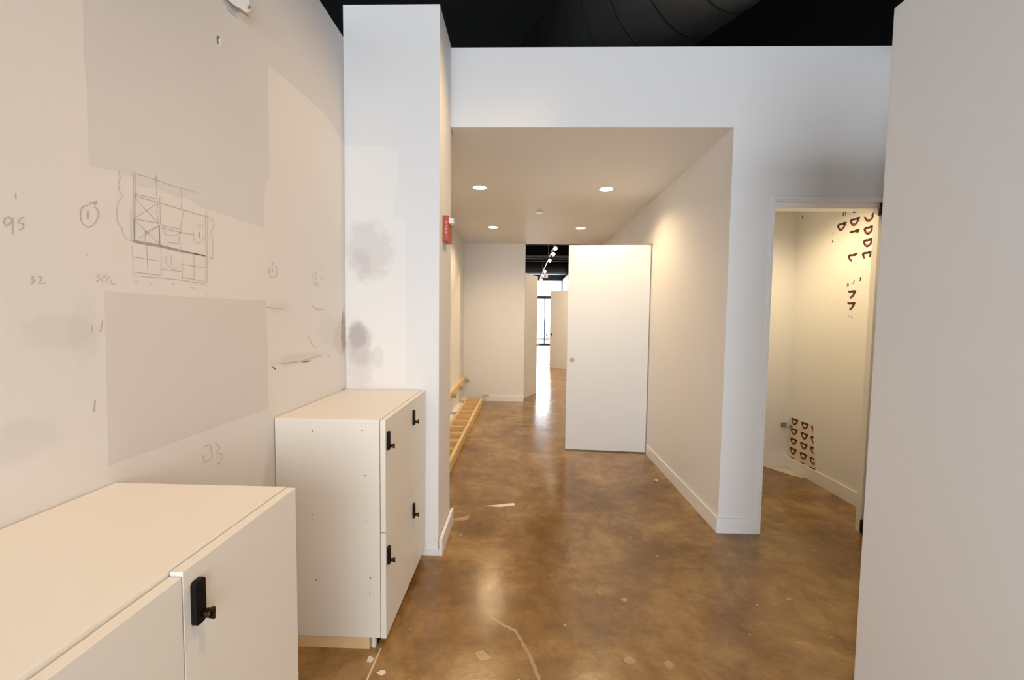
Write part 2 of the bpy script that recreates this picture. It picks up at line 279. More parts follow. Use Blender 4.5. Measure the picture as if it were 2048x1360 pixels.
# rear wall with its shop window opening
struct(boxobj('wall_rear', [(-4, -3.7, -4.62, -4.5, 0, 5.2), (3.1, 6, -4.62, -4.5, 0, 5.2), (-3.7, 3.1, -4.62, -4.5, 0, 0.4), (-3.7, 3.1, -4.62, -4.5, 3.8, 5.2)], M_wall), 'white wall around the rear window')
wl = struct(boxobj('wall_left', (XL-0.12, XL, -2.6, YP+0.4, 0, 3.35), M_left, None), 'long white wall with pencil marks')
wl2 = struct(boxobj('wall_pillar', (XL, -0.546, YP, YM+0.03, 0, 3.545), M_pillar), 'white wall end standing behind the low cabinets')
wl.data.transform(Matrix.Translation(wl.location)); wl.location = (0, 0, 0)
wl2.data.transform(Matrix.Translation(wl2.location)); wl2.location = (0, 0, 0)
wf = struct(boxobj('wall_front', [(-0.546, 3.05, YM, YM+0.12, 2.972, 3.53), (1.487, 1.795, YM, YM+0.12, 0, 2.972), (1.795, 2.60, YM, YM+0.12, 2.455, 2.972), (2.60, 3.05, YM, YM+0.12, 0, 2.972)], M_wall), 'white wall around corridor mouth and side doorway')
struct(boxobj('wall_corridor_right', (1.487, 1.607, YM+0.12, YF, 0, 2.98), M_wall), 'white right wall of the corridor')
struct(boxobj('wall_corridor_left', (-1.23, -1.11, YM+0.03, YF, 0, 2.98), M_wall), 'white left wall of the corridor')
struct(boxobj('wall_corridor_end', [(-1.23, 0.03, YF, YF+0.12, 0, 2.98), (-4, 6, YF, YF+0.12, 2.98, 5.2), (1.495, 6, YF, YF+0.12, 0, 2.98), (-4, -1.23, YF, YF+0.12, 0, 2.98)], M_wall), 'white end wall of the corridor')
struct(boxobj('ceiling_corridor', (-1.23, 1.607, YM+0.12, YF, 2.972, 3.06), M_wall), 'white dropped ceiling of the corridor')
wbr = struct(boxobj('wall_right', (2.565, 2.70, 1.95, YM-0.001, 0, 3.47), M_wall), 'white wall return beside the side doorway')
struct(boxobj('wall_partition', (1.475, 2.30, -2.0, 1.785, 0, 2.86), M_wall, None, 0.004), 'white partition in the right foreground')  # unseen thickness behind the visible face added to block daylight from the doorway corner
# side room
sb = struct(boxobj('wall_side_room_back', (1.607, 3.03, 4.57, 4.69, 0, 2.8), M_wall), 'white back wall of the side room')
sr = struct(boxobj('wall_side_room_right', (2.91, 3.03, YM+0.12, 4.57, 0, 2.8), M_wall), 'white right wall of the side room with wallpaper remnants')
struct(boxobj('ceiling_side_room', (1.607, 3.03, YM+0.12, 4.69, 2.8, 2.88), M_wall), 'white ceiling of the side room')
# baseboards
struct(boxobj('baseboard_corridor_right', [(1.473, 1.487, YM-0.014, 4.88, 0, 0.115), (1.487, 1.775, YM-0.014, YM, 0, 0.115)], M_trim, None, 0.002), 'white baseboard of the corridor right wall')
struct(boxobj('baseboard_pillar', [(-0.54, -0.518, YP-0.012, YM+0.05, 0, 0.115), (-0.665, -0.54, YP-0.012, YP, 0, 0.045)], M_trim, None, 0.002), 'white baseboard around the wall end')
struct(boxobj('baseboard_end', (-0.70, 0.03, YF-0.014, YF, 0, 0.106), M_trim, None, 0.002), 'white baseboard of the corridor end wall')
struct(boxobj('baseboard_side_room', [(2.896, 2.91, YM+0.12, 4.556, 0, 0.125), (1.607, 2.91, 4.556, 4.57, 0, 0.125)], M_trim, None, 0.002), 'white baseboard of the side room')
# side doorway casing
struct(boxobj('trim_1', [(1.775, 1.797, YM-0.012, YM+0.125, 0, 2.487), (1.797, 2.564, YM-0.012, YM+0.125, 2.465, 2.487), (1.797, 1.812, YM+0.03, YM+0.12, 0, 2.465), (1.812, 2.575, YM+0.03, YM+0.12, 2.415, 2.465), (2.575, 2.60, YM+0.045, YM+0.095, 0, 2.465)], M_trim, None, 0.0015), 'white casing of the side doorway')
# far room
struct(boxobj('ceiling_far', (-3.2, 6, YF+0.12, 24.3, 4.55, 4.67), M_black), 'black deck of the far room')
struct(boxobj('wall_far_left', (-3.2, -3.08, YF+0.12, 24.3, 0, 4.55), M_wall), 'white left wall of the far room')
struct(boxobj('wall_far_right', (2.25, 2.37, 15.0, 24.2, 0, 3.80), M_wall), 'white right wall of the far room')
struct(boxobj('wall_far_outer', (5.9, 6.0, YF+0.12, 24.3, 0, 4.55), M_wall), 'white outer wall of the far room')
struct(boxobj('wall_far_front', [(-3.2, 6, 24.2, 24.32, 3.77, 4.55), (-3.2, -1.0, 24.2, 24.32, 0, 3.77), (2.25, 6, 24.2, 24.32, 0, 3.77)], M_grey), 'charcoal bulkhead above the shop window')

# ---------------------------------------------------------------- marks on the left wall (parts of it)
X = XL
def pencil(name, strokes, w, m, t=0.0008, label=None):
    bm = bmesh.new(); ribbon(bm, strokes, w, 'X', X, t); o = obj(name, bm, m, wl)
    if label: o['label'] = label
    return o
pencil('pencil_drawing', SK, 0.0016, M_pencil, 0.0009, 'faint pencil drawing of a cabinet wall')
pencil('pencil_drawing_bold_line', BOLD, 0.0030, M_pencild, 0.0012)
pencil('pencil_number', NUM, 0.0026, M_pencil, 0.0008, 'pencil numbers 95, 32 and 31 1/2')
pencil('pencil_number', ONE, 0.0030, M_pencild, 0.0011)
pencil('pencil_number', NUM2, 0.004, M_pencil, 0.0009, 'small circled pencil ones')
pencil('pencil_number', NUM2B, 0.006, M_pencil, 0.0011)
pencil('pencil_number', LOW, 0.0035, M_pencil, 0.0008, 'faint pencil scribbles near the cabinet top')
pencil('grime_line', SCUFF, 0.006, M_scuff, 0.0007)
pencil('dark_scratch', DARK, lambda k: 0.003+0.003*(k % 2), M_drk, 0.0010)
bm = bmesh.new(); decal(bm, [(0.35, 3.349), (1.08, 3.349)] + [(1.111, 2.9)] + UP[0] + [(2.694, 2.69), (2.694, 3.349)], 'X', X, 0.0004)
o = obj('grey_wall_patch', bm, mat('upper_grey_tone', (0.655, 0.64, 0.64, 1), 0.7, noise=0.01), wl); o['label'] = 'greyer upper area'  # greyer tone from a stepped lower edge up to the wall top
bm = bmesh.new(); decal(bm, [(1.127, 1.658), (1.30, 1.656), (1.854, 1.659), (1.855, 1.17), (1.118, 1.168)], 'X', X, 0.0004)
o = obj('grey_wall_patch', bm, M_patch, wl); o['label'] = 'grey rectangle of primer above the gap'
bm = bmesh.new()
for s in range(10): pass
decal(bm, [(1.595+0.012*math.cos(a), 2.625+0.017*math.sin(a)) for a in [i*math.pi/6 for i in range(12)]], 'X', X, 0.001)
obj('wall_hole_patch', bm, M_paper, wl)
bm = bmesh.new(); ribbon(bm, [[(1.597, 2.638), (1.587, 2.634), (1.585, 2.620), (1.589, 2.610)]], 0.007, 'X', X, 0.0016); obj('wall_hole', bm, M_drk, wl)
bm = bmesh.new()
add_prism(bm, [(X+0.001, 1.60, 2.80), (X+0.02, 1.655, 2.795), (X+0.028, 1.70, 2.80), (X+0.03, 1.735, 2.83), (X+0.018, 1.742, 2.9), (X+0.001, 1.62, 2.9)], (0.003, 0, 0)); obj('torn_drywall_paper', bm, M_paper, wl)
bm = bmesh.new(); ribbon(bm, [[(1.66, 2.788), (1.70, 2.797), (1.722, 2.80)], [(1.722, 2.83), (1.735, 2.85)]], 0.010, 'X', X, 0.032); obj('torn_paper_edge', bm, M_brown, wl)
# lighter skim coat on wall end
bm = bmesh.new(); decal(bm, [(-1.163, 2.676), (-0.90, 2.678), (-0.805, 2.646), (-0.815, 2.499), (-0.84, 2.24), (-0.765, 2.20), (-0.763, 1.118), (-1.163, 1.118)], 'Y', YP, -0.0004)

M_pillar2 = stained('skim_coat_with_grime', (0.84, 0.815, 0.785, 1), [
    (-1.075, 1.40, 0.11, 0.17, 0.45, (0.40, 0.345, 0.32, 1)), (-1.085, 1.46, 0.07, 0.10, 0.55, (0.38, 0.33, 0.31, 1)), (-1.07, 1.25, 0.12, 0.17, 0.35, (0.55, 0.49, 0.45, 1)),
    (-1.00, 2.02, 0.17, 0.22, 0.40, (0.56, 0.50, 0.47, 1)), (-1.06, 1.93, 0.09, 0.12, 0.35, (0.52, 0.46, 0.43, 1)), (-0.95, 1.33, 0.05, 0.09, 0.2, STC)], 'X')
o = obj('skim_coat_patch', bm, M_pillar2, wl2); o['label'] = 'lighter skim coat with dark grime smears'

# ---------------------------------------------------------------- floor marks (parts of the floor)
def fl(name, bm, m, label=None):
    o = obj(name, bm, m, FLOOR)
    if label: o['label'] = label
bm = bmesh.new(); ribbon(bm, TAPE, 0.009, 'Z', 0, 0.0010); ribbon(bm, [[(-0.663, 1.725), (-0.66, 1.45)]], 0.009, 'Z', 0, 0.0010); fl('saw_cut_line', bm, M_tape, 'pale line running from the cabinet corner')
for k, c in enumerate(CHIP):
    bm = bmesh.new(); decal(bm, c, 'Z', 0, 0.0008)
    fl('paint_splash', bm, M_chip if k < 3 else M_fsc)
bm = bmesh.new()
cr = CRACK[0]; pp = []
for (a, b), (c, d) in zip(cr[:-1], cr[1:]):
    for t in (0, 0.25, 0.5, 0.75): pp.append((a+(c-a)*t+random.uniform(-.004, .004), b+(d-b)*t+random.uniform(-.004, .004)))
ribbon(bm, [pp], lambda k: 0.008+0.012*abs(math.sin(k*1.7)), 'Z', 0, 0.0007)
fl('curved_scuff', bm, M_fsc, 'pale curved scuff across the floor')
for (x, y, r) in [(0.52, 1.88, 0.02), (0.70, 1.86, 0.022), (0.60, 2.30, 0.016), (0.35, 2.62, 0.008), (0.47, 2.35, 0.009), (0.93, 2.75, 0.009), (0.2, 2.5, 0.007), (1.55, 2.35, 0.009)]:
    bm = bmesh.new(); decal(bm, [(x+r*random.uniform(.7, 1.3)*math.cos(a)*1.2, y+r*random.uniform(.7, 1.3)*math.sin(a)) for a in [i*math.pi/5 for i in range(10)]], 'Z', 0, 0.0008)
    fl('floor_fleck', bm, M_fsc)

# ---------------------------------------------------------------- cabinets
def lock(door, xf, y, z):
    """black keypad lock with knob on a door whose face is x=xf; y,z = near lower corner"""
    bm = bmesh.new()
    prof = []
    for (cy, cz, a0) in ((y+0.019, z+0.081, 0), (y+0.007, z+0.081, 90), (y+0.007, z+0.007, 180), (y+0.019, z+0.007, 270)):
        for k in range(4):
            a = math.radians(a0+k*30); prof.append((xf, cy+0.007*math.cos(a), cz+0.007*math.sin(a)))
    add_prism(bm, prof, (0.011, 0, 0))
    for i in range(5):
        for j in range(2):
            add_cyl(bm, (xf+0.011, y+0.009+j*0.008, z+0.066-i*0.009), (xf+0.0122, y+0.009+j*0.008, z+0.066-i*0.009), 0.0028, seg=10)
    o = obj('keypad_lock', bm, M_lock, door, 0.001, (xf, y+0.015, z))
    bm = bmesh.new(); add_cyl(bm, (xf+0.011, y+0.017, z+0.018), (xf+0.022, y+0.017, z+0.018), 0.007, 0.009, 20); add_cyl(bm, (xf+0.022, y+0.017, z+0.018), (xf+0.030, y+0.017, z+0.018), 0.009, 0.0095, 20)
    add_box(bm, xf+0.028, xf+0.034, y+0.0145, y+0.0195, z+0.006, z+0.031)
    o = obj('lock_knob', bm, M_knob, door, 0.0008, (xf+0.02, y+0.017, z+0.018))
M_knob = mat('dark_bronze_knob', (0.07, 0.05, 0.03, 1), 0.22, metal=0.9)
XC, XD0, XD1 = -0.661, -0.658, -0.633   # carcass front, door back, door front
def cabinet(name, label, y0, y1, ys, zdrop, plinth, zs=0.575):
    t = thing(name, label, 'cabinet', ((-1.16+XC)/2, (y0+y1)/2, 0), 'low white locker cabinets')
    th = 0.018; x0 = XL+0.004
    boxobj('side_panel', (x0, XC, y0, y0+th, 0.06, 1.097), M_lam, t); boxobj('side_panel', (x0, XC, y1-th, y1, 0.06, 1.097), M_lam, t)
    boxobj('divider_panel', (x0+0.02, XC, ys-0.009, ys+0.009, 0.08, 1.097), M_lam, t)
    boxobj('shelf', (x0+0.02, XC, y0+th, y1-th, zs-0.009, zs+0.009), M_lam, t)
    boxobj('back_panel', (x0, x0+0.018, y0+th, y1-th, 0.06, 1.097), M_lam, t)
    boxobj('bottom_panel', (x0+0.018, XC, y0+th, y1-th, 0.06, 0.078), M_lam, t)
    boxobj('top_panel', (x0, XC, y0, y1, 1.097, 1.115), M_lam, t, 0.001)
    g = 0.0015
    for (a, b, dz) in ((y0+0.001, ys-g, zdrop), (ys+g, y1-0.001, 0.0)):
        for (c, d) in ((0.055, zs-0.002), (zs+0.002, 1.113)):
            dr = boxobj('door', (XD0, XD1, a, b, c+dz*0.3, d-dz), M_lam, t, 0.001)
            lock(dr, XD1, a+0.016, d-(0.148 if y0 > 1 else 0.120) if d > 1 else d-0.165)
    return t
far = cabinet('low_cabinet', 'white four-door locker cabinet against the wall end, screw holes dotting its side', 1.893, 2.69, 2.352, 0.0, True)
for (x, z) in [(-0.976, 1.057), (-0.742, 1.064), (-0.730, 0.85), (-0.984, 0.656), (-0.726, 0.632), (-0.967, 0.337), (-0.707, 0.354)]:
    bm = bmesh.new(); add_cyl(bm, (x, 1.8932, z), (x, 1.8922, z), 0.0032, seg=10); obj('screw_hole', bm, M_drk, far, 0, (x, 1.893, z))
bm = bmesh.new(); add_prism(bm, [(-0.714, 1.8929, 0.285), (-0.708, 1.8929, 0.288), (-0.707, 1.8929, 0.262), (-0.712, 1.8929, 0.258)], (0, -0.0006, 0)); obj('chipped_spot', bm, M_tape, far)
boxobj('plinth_board', (XL+0.006, -0.716, 1.897, 1.935, 0, 0.058), M_wood, far)['label'] = 'raw pine plinth board'
boxobj('plinth_board', (-0.706, -0.690, 1.905, 2.685, 0, 0.058), M_lam, far)['label'] = 'white toe-kick board'
boxobj('plinth_filler', (-0.715, -0.707, 1.905, 1.93, 0.002, 0.056), M_brown, far)
boxobj('plinth_board', (-0.689, -0.684, 1.93, 2.685, 0, 0.058), M_lock, far)['label'] = 'black toe-kick strip'
near = cabinet('low_cabinet', 'white locker cabinet nearest the camera, cut off by the lower left frame', 0.334, 1.131, 0.739, 0.008, True)
boxobj('plinth_board', (-0.706, -0.690, 0.345, 1.12, 0, 0.058), M_lam, near)
# sealant line at wall
# ---------------------------------------------------------------- fire alarm
fa = thing('fire_alarm', 'red fire alarm box with clear strobe on the side of the wall end', 'fire alarm', (-0.546, 2.88, 2.10))
boxobj('housing', (-0.5458, -0.506, 2.808, 2.945, 2.104, 2.274), M_red, fa, 0.003)
text('lettering', 'F\nI\nR\nE', 0.021, (-0.5215, 2.8075, 2.193), (math.radians(90), 0, 0), M_whitetxt, fa, 0.0008)
boxobj('strobe_base', (-0.5065, -0.497, 2.812, 2.90, 2.222, 2.262), M_whitetxt, fa, 0.002)
bm = bmesh.new(); add_prism(bm, [(-0.497, 2.82, 2.224), (-0.497, 2.90, 2.224), (-0.480, 2.885, 2.228), (-0.476, 2.86, 2.23), (-0.480, 2.832, 2.228)], (0, 0, 0.034))
obj('strobe_lens', bm, M_clear, fa, 0.001)

# ---------------------------------------------------------------- corridor ceiling fittings
def downlight(x, y, label):
    t = thing('downlight', label, 'ceiling light', (x, y, 2.972), 'recessed corridor downlights')
    bm = bmesh.new(); n = 40
    rings = [(0.068, 2.9715), (0.079, 2.9695), (0.081, 2.9715)]
    vs = [[bm.verts.new((x+r*math.cos(2*math.pi*i/n), y+r*math.sin(2*math.pi*i/n), z)) for i in range(n)] for r, z in rings]
    for a, b in zip(vs[:-1], vs[1:]):
        for i in range(n): bm.faces.new((a[i], a[(i+1) % n], b[(i+1) % n], b[i]))
    obj('trim_ring', bm, M_trim, t, 0, (x, y, 2.97))
    bm = bmesh.new(); add_cyl(bm, (x, y, 2.9708), (x, y, 2.9718), 0.069, seg=40); obj('lens', bm, M_lamp, t, 0, (x, y, 2.971))
    spot_light('downlight_lamp', (x, y, 2.962), (0, 0, -1), DL_POWER, WARM2, 150, 0.75, 0.06)
DL_POWER = 82
downlight(-0.48, 4.50, 'larger-looking lit downlight nearest the red fire alarm')
downlight(0.868, 4.54, 'lit downlight nearest the camera on the right of the corridor ceiling')
downlight(-0.477, 6.45, 'far left lit downlight above the corridor end wall')
downlight(0.864, 6.48, 'far right lit downlight above the wide white door')
t = thing('sprinkler_cap', 'small white round cap in the middle of the corridor ceiling', 'sprinkler', (0.197, 5.50, 2.972))
bm = bmesh.new(); add_cyl(bm, (0.197, 5.50, 2.972), (0.197, 5.50, 2.966), 0.030, seg=24); obj('collar', bm, M_trim, t, 0, (0.197, 5.5, 2.97))
bm = bmesh.new(); add_cyl(bm, (0.197, 5.50, 2.966), (0.197, 5.50, 2.955), 0.042, 0.040, seg=24); obj('cover_plate', bm, M_trim, t, 0, (0.197, 5.5, 2.955))

# ---------------------------------------------------------------- doors
def slab(name, hinge, free, z0, z1, th, label, m=M_door):
    hx, hy = hinge; fx, fy = free; d = Vector((fx-hx, fy-hy, 0)); n = Vector((-d.y, d.x, 0)).normalized()*th
    bm = bmesh.new(); add_prism(bm, [(hx, hy, z0), (fx, fy, z0), (fx+n.x, fy+n.y, z0), (hx+n.x, hy+n.y, z0)], (0, 0, z1-z0))
    o = obj(name, bm, m, None, 0.0015, (hx, hy, 0)); return struct(o, label), d.normalized(), n
d1, dv, dn = slab('door_1', (1.474, 4.912), (0.532, 4.975), 0.012, 2.455, -0.044, 'tall white door swung open across the corridor')
bm = bmesh.new(); c = Vector((0.592, 4.9705, 1.098)); nn_ = Vector((0.0667, -0.9978, 0)); c = Vector((0.5925, 4.9705, 1.098))
nz_ = Vector((-(4.975-4.912), -(1.474-0.532), 0)).normalized()
add_cyl(bm, c+nz_*-0.001, c+nz_*0.0008, 0.027, seg=28); obj('lock_bore', bm, M_wood2, d1)['label'] = 'bare round lock hole'
bm = bmesh.new(); add_box(bm, 1.448, 1.486, 4.895, 4.915, 2.457, 2.475); obj('pivot_hinge', bm, M_steel, d1)
d2, _, _ = slab('door_2', (0.036, 8.10), (0.300, 8.75), 0.004, 2.455, 0.044, 'white door leaf opened into the far room, left of the gap')
bm = bmesh.new(); add_cyl(bm, (0.30, 8.70, 1.02), (0.345, 8.69, 1.02), 0.022, seg=14); obj('door_knob', bm, M_chrome, d2)
d3, _, _ = slab('door_3', (1.80, 12.3), (0.923, 13.55), 0.004, 2.445, 0.05, 'white door leaf further away in the far room', M_door)
bm = bmesh.new(); add_cyl(bm, (0.955, 13.48, 1.06), (0.925, 13.44, 1.06), 0.03, seg=14); obj('door_knob', bm, M_lock, d3)
M_bronze = mat('bronze_hinge', (0.05, 0.032, 0.015, 1), 0.4, metal=0.6)
# pivot hinges of the side doorway
for z0, z1, nm in ((2.368, 2.452, 'upper'), (0.012, 0.105, 'lower')):
    t = thing('pivot_hinge', 'dark metal pivot hinge at the %s right corner of the side doorway' % ('top' if nm == 'upper' else 'bottom'), 'hinge', (2.575, YM+0.02, z0))
    boxobj('hinge_leaf', (2.566, 2.5995, YM+0.002, YM+0.044, z0, z1), M_bronze, t, 0.001)
    bm = bmesh.new(); add_cyl(bm, (2.560, YM+0.012, z0+0.004), (2.560, YM+0.012, z1-0.004), 0.006, seg=12); obj('hinge_pin', bm, M_lock, t)

# ---------------------------------------------------------------- bench remains along the corridor's left wall
t = thing('bench_plinth', 'low pine frame like a ladder lying on the corridor floor by the left wall', 'wooden frame', (-0.87, 5.5, 0))
boxobj('rail', (-0.765, -0.727, 3.3, 7.60, 0, 0.10), M_wood, t, 0.001); boxobj('rail', (-1.015, -0.990, 3.3, 7.60, 0, 0.10), M_wood, t, 0.001)
y = 7.59
while y > 3.3:
    boxobj('cross_piece', (-0.990, -0.765, y-0.018, y, 0, 0.097), M_wood, t); y -= 0.33
boxobj('bottom_board', (-0.990, -0.765, 3.3, 7.57, 0.004, 0.03), M_wood2, t)
t = thing('wall_strip', 'white notched strip on the floor between pine frame and corridor wall', 'strip', (-1.08, 5.5, 0))
ys_ = [3.3, 6.30, 6.50, 7.22, 7.42, 7.83]
for a, b in ((3.3, 6.32), (6.52, 7.22), (7.42, 7.83)): boxobj('strip_piece', (-1.1095, -1.03, a, b, 0, 0.085), M_trim, t)
for a in (6.34, 7.24): boxobj('notch_block', (-1.1095, -1.06, a, a+0.10, 0, 0.04), M_lock, t)
t = thing('wall_ledger', 'pine ledger board fixed low along the corridor left wall above the frame', 'wooden board', (-1.08, 5.6, 0.36))
boxobj('board', (-1.1095, -1.05, 3.3, 7.80, 0.36, 0.475), M_wood, t, 0.001)
for k, yy in enumerate((7.70, 6.90, 6.20)):
    bm = bmesh.new(); add_box(bm, -1.0495, -1.0455, yy-0.03, yy+0.03, 0.375, 0.44); add_box(bm, -1.0455, -0.985, yy-0.03, yy-0.026, 0.375, 0.43); add_box(bm, -1.0455, -0.985, yy-0.026, yy+0.03, 0.424, 0.43)
    obj('bracket', bm, M_steel, t)
tag(boxobj('wood_block', (-0.74, -0.62, 7.785, 7.825, 0.082, 0.098), M_wood2, None, 0.001), 'small wood offcut resting against the corridor end baseboard', 'wood offcut')
bpy.data.objects['wood_block'].location.z = 0.1065; bpy.data.objects['wood_block'].location.y = 7.828

# debris on floor
bm = bmesh.new()
for k in range(7):
    a = random.uniform(0, 6.28); r = random.uniform(0.0, 0.022); s = random.uniform(0.006, 0.012)
    m_ = bmesh.ops.create_icosphere(bm, subdivisions=1, radius=s); bmesh.ops.translate(bm, verts=m_['verts'], vec=(1.34+r*math.cos(a), 4.055+r*math.sin(a), s*0.8))
tag(obj('debris', bm, mat('crumpled_foil', (0.5, 0.5, 0.48, 1), 0.35, metal=0.4), None, 0, (1.34, 4.055, 0)), 'tiny heap of crumpled silver scrap on the floor before the tall door', 'debris')

# ---------------------------------------------------------------- side room contents
LIP_OUT = [(-.052,.018),(-.034,.030),(-.012,.030),(0,.026),(.012,.030),(.036,.031),(.060,.026),(.048,.002),(.032,-.020),(.014,-.033),(-.004,-.036),(-.024,-.027),(-.040,-.008)]
LIP_IN = [(-.036,.012),(-.026,.016),(-.010,.016),(0,.013),(.010,.016),(.024,.014),(.036,.009),(.030,-.001),(.020,-.012),(.009,-.018),(-.005,-.019),(-.020,-.012),(-.029,-.001)]
def lip(cy, cz, s=1.0, drop=(), ymin=None, parent=None):
    """open-mouth print on the wall x=2.91 (y runs away from the viewer, so the motif's right is -y)"""
    N = 13; outer = [(cy-u*s*1.06, cz+v*s*1.08) for u, v in LIP_OUT]; inner = [(cy-u*s*0.82, cz+v*s*0.80) for u, v in LIP_IN]
    bm = bmesh.new(); bm2 = bmesh.new(); n2 = 0
    mid = lambda o, n_, t: (o[0]+(n_[0]-o[0])*t, o[1]+(n_[1]-o[1])*t)
    for i in range(N):
        j = (i+1) % N
        if i in drop: continue
        q = [outer[i], outer[j], inner[j], inner[i]]
        if ymin is not None:
            if min(outer[i][0], outer[j][0]) < ymin-0.006: continue
            q = [(max(a, ymin), b_) for a, b_ in q]
        bm.faces.new([bm.verts.new((2.91-0.0011, a, b_)) for a, b_ in q])
        if i in (8, 9, 10, 11):
            q = [mid(outer[i], inner[i], .5), mid(outer[j], inner[j], .5), mid(outer[j], inner[j], 1.0), mid(outer[i], inner[i], 1.0)]
            if ymin is not None: q = [(max(a, ymin), b_) for a, b_ in q]
            bm2.faces.new([bm2.verts.new((2.91-0.0016, a, b_)) for a, b_ in q]); n2 += 1
    o = obj('mouth_print', bm, M_lip, parent or sr, 0, (2.91, cy, cz))
    if n2 and parent is None: obj('lower_lip', bm2, M_lip2, o, 0, (2.91, cy, cz))
    elif n2: obj('lower_lip', bm2, M_lip2, parent, 0, (2.91, cy, cz))
bm = bmesh.new(); decal(bm, [(4.555, 0.126), (4.555, 0.56), (4.41, 0.560), (4.18, 0.566), (4.155, 0.40), (4.13, 0.30), (4.105, 0.126)], 'X', 2.91, -0.0005)
wp = obj('wallpaper_remnant', bm, M_wallp, sr); wp['label'] = 'leftover patch of wallpaper printed with red mouths'
for r_, z in enumerate((0.525, 0.417, 0.312, 0.206)):
    lip(4.462, z, parent=wp); lip(4.300, z, parent=wp)
    lip(4.150, z, ymin=(4.172, 4.160, 4.148, 4.118)[r_], parent=wp)
for y_, k in ((4.462, 0), (4.300, 0), (4.150, 0)): lip(y_, 0.105, drop=(5, 6, 7, 8, 9, 10, 11, 12), parent=wp)
lip(3.948, 2.468); lip(3.798, 2.478); lip(3.642, 2.478, drop=(0, 1, 2, 3, 4))
lip(3.640, 2.373); lip(3.796, 2.373, drop=(7, 8, 9, 10, 11, 12)); lip(3.640, 2.267); lip(3.642, 2.160, drop=(8, 9, 10)); lip(3.798, 2.165, drop=(6, 7, 8, 9))
lip(3.795, 1.842, drop=(10, 11, 12, 0)); lip(3.795, 1.737, drop=(10, 11, 12, 0)); lip(3.80, 2.585, 0.8, drop=(0, 1, 2, 3, 4, 5, 12))
def fleck(pts, w):
    bm = bmesh.new(); ribbon(bm, [pts], w, 'X', 2.91, -0.0011); obj('print_fragment', bm, M_lip, sr)
fleck([(4.50, 2.70), (4.49, 2.66)], 0.012); fleck([(3.93, 2.60), (3.935, 2.56)], 0.010); fleck([(3.91, 2.60), (3.905, 2.555)], 0.007)
fleck([(4.05, 2.43), (4.045, 2.42)], 0.01); fleck([(4.05, 2.36), (4.045, 2.34)], 0.013)
fleck([(3.84, 1.94), (3.84, 1.915), (3.825, 1.915), (3.82, 1.935)], 0.006); fleck([(3.76, 1.965), (3.775, 1.93)], 0.007); fleck([(3.69, 1.985), (3.70, 1.95)], 0.010); fleck([(3.685, 1.97), (3.705, 1.975)], 0.006)
fleck([(3.81, 1.655), (3.805, 1.64)], 0.009); fleck([(3.77, 1.645), (3.765, 1.625)], 0.007)
# metal bracket on the back wall, sheet on floor
t = thing('wall_bracket', 'grey metal holder low on the side room back wall beside the wallpaper scrap', 'bracket', (2.86, 4.57, 0.45))
boxobj('wall_plate', (2.835, 2.895, 4.562, 4.5698, 0.44, 0.49), M_steel, t, 0.001)
bm = bmesh.new(); add_cyl(bm, (2.85, 4.50, 0.465), (2.905, 4.50, 0.465), 0.014, seg=14); add_box(bm, 2.855, 2.865, 4.50, 4.562, 0.455, 0.475); obj('arm', bm, M_steel, t)
bm = bmesh.new()
pts = [(2.66, 4.55), (2.895, 4.55), (2.892, 4.22), (2.80, 4.28), (2.74, 4.40)]
c0 = bm.verts.new((2.82, 4.42, 0.02)); vs = [bm.verts.new((a, b, 0.003)) for a, b in pts]
for i in range(5): bm.faces.new((c0, vs[i], vs[(i+1) % 5]))
tag(obj('plastic_sheet', bm, mat('crumpled_plastic', (0.62, 0.55, 0.45, 1), 0.25, noise=0.2, scale=30), None, 0, (2.8, 4.4, 0)), 'crumpled pale plastic sheet in the far floor corner of the side room', 'plastic sheet')

# ---------------------------------------------------------------- duct above the room
def duct(name, p0, p1, r, m, label, seams=0.0, cat='duct', group=None):
    p0, p1 = Vector(p0), Vector(p1); t = thing(name, label, cat, p0, group)
    bm = bmesh.new(); add_cyl(bm, p0, p1, r, seg=56); obj('duct_body', bm, m, t, 0, p0)
    if seams:
        L = (p1-p0).length; d = (p1-p0).normalized(); k = seams/2
        while k < L:
            bm = bmesh.new(); add_cyl(bm, p0+d*(k-0.006), p0+d*(k+0.006), r+0.0025, seg=56); obj('seam_ring', bm, M_black, t, 0, p0+d*k); k += seams
    return t
duct('round_duct', (0.38, 4.75, 4.28), (2.10, 1.70, 4.28), 0.52, M_duct, 'large dark round duct crossing above the white wall', 0.30)
duct('round_duct', (-3.0, 22.0, 4.18), (5.8, 22.0, 4.18), 0.34, M_ductfar, 'thick grey duct under the far room ceiling near the shop window', 0)
duct('flange', (-3.0, 17.2, 4.10), (5.8, 17.2, 4.10), 0.045, mat('light_grey_flange', (0.35, 0.35, 0.34, 1), 0.5), 'pale pipe crossing the far room ceiling before the grey duct', 0, 'flange')  # cylinder standing in for the beam's light grey lower flange
tag(boxobj('ceiling_beam', (-3.0, 5.8, 17.3, 17.5, 4.02, 4.55), M_black), 'black steel beam across the far room ceiling behind the pale pipe', 'beam')
for k, yy in enumerate([11.0+0.5*i for i in range(12)]): pass
bm = bmesh.new(); y = 12.0
# corrugated deck
dk = bmesh.new()
y = 9.0
while y < 17.0: add_box(dk, -3.0, 5.8, y, y+0.09, 4.50, 4.549); y += 0.18
struct(obj('trim_2', dk, mat('grey_deck_rib', (0.10, 0.10, 0.095, 1), 0.7)), 'ribbed metal deck of the far room ceiling')
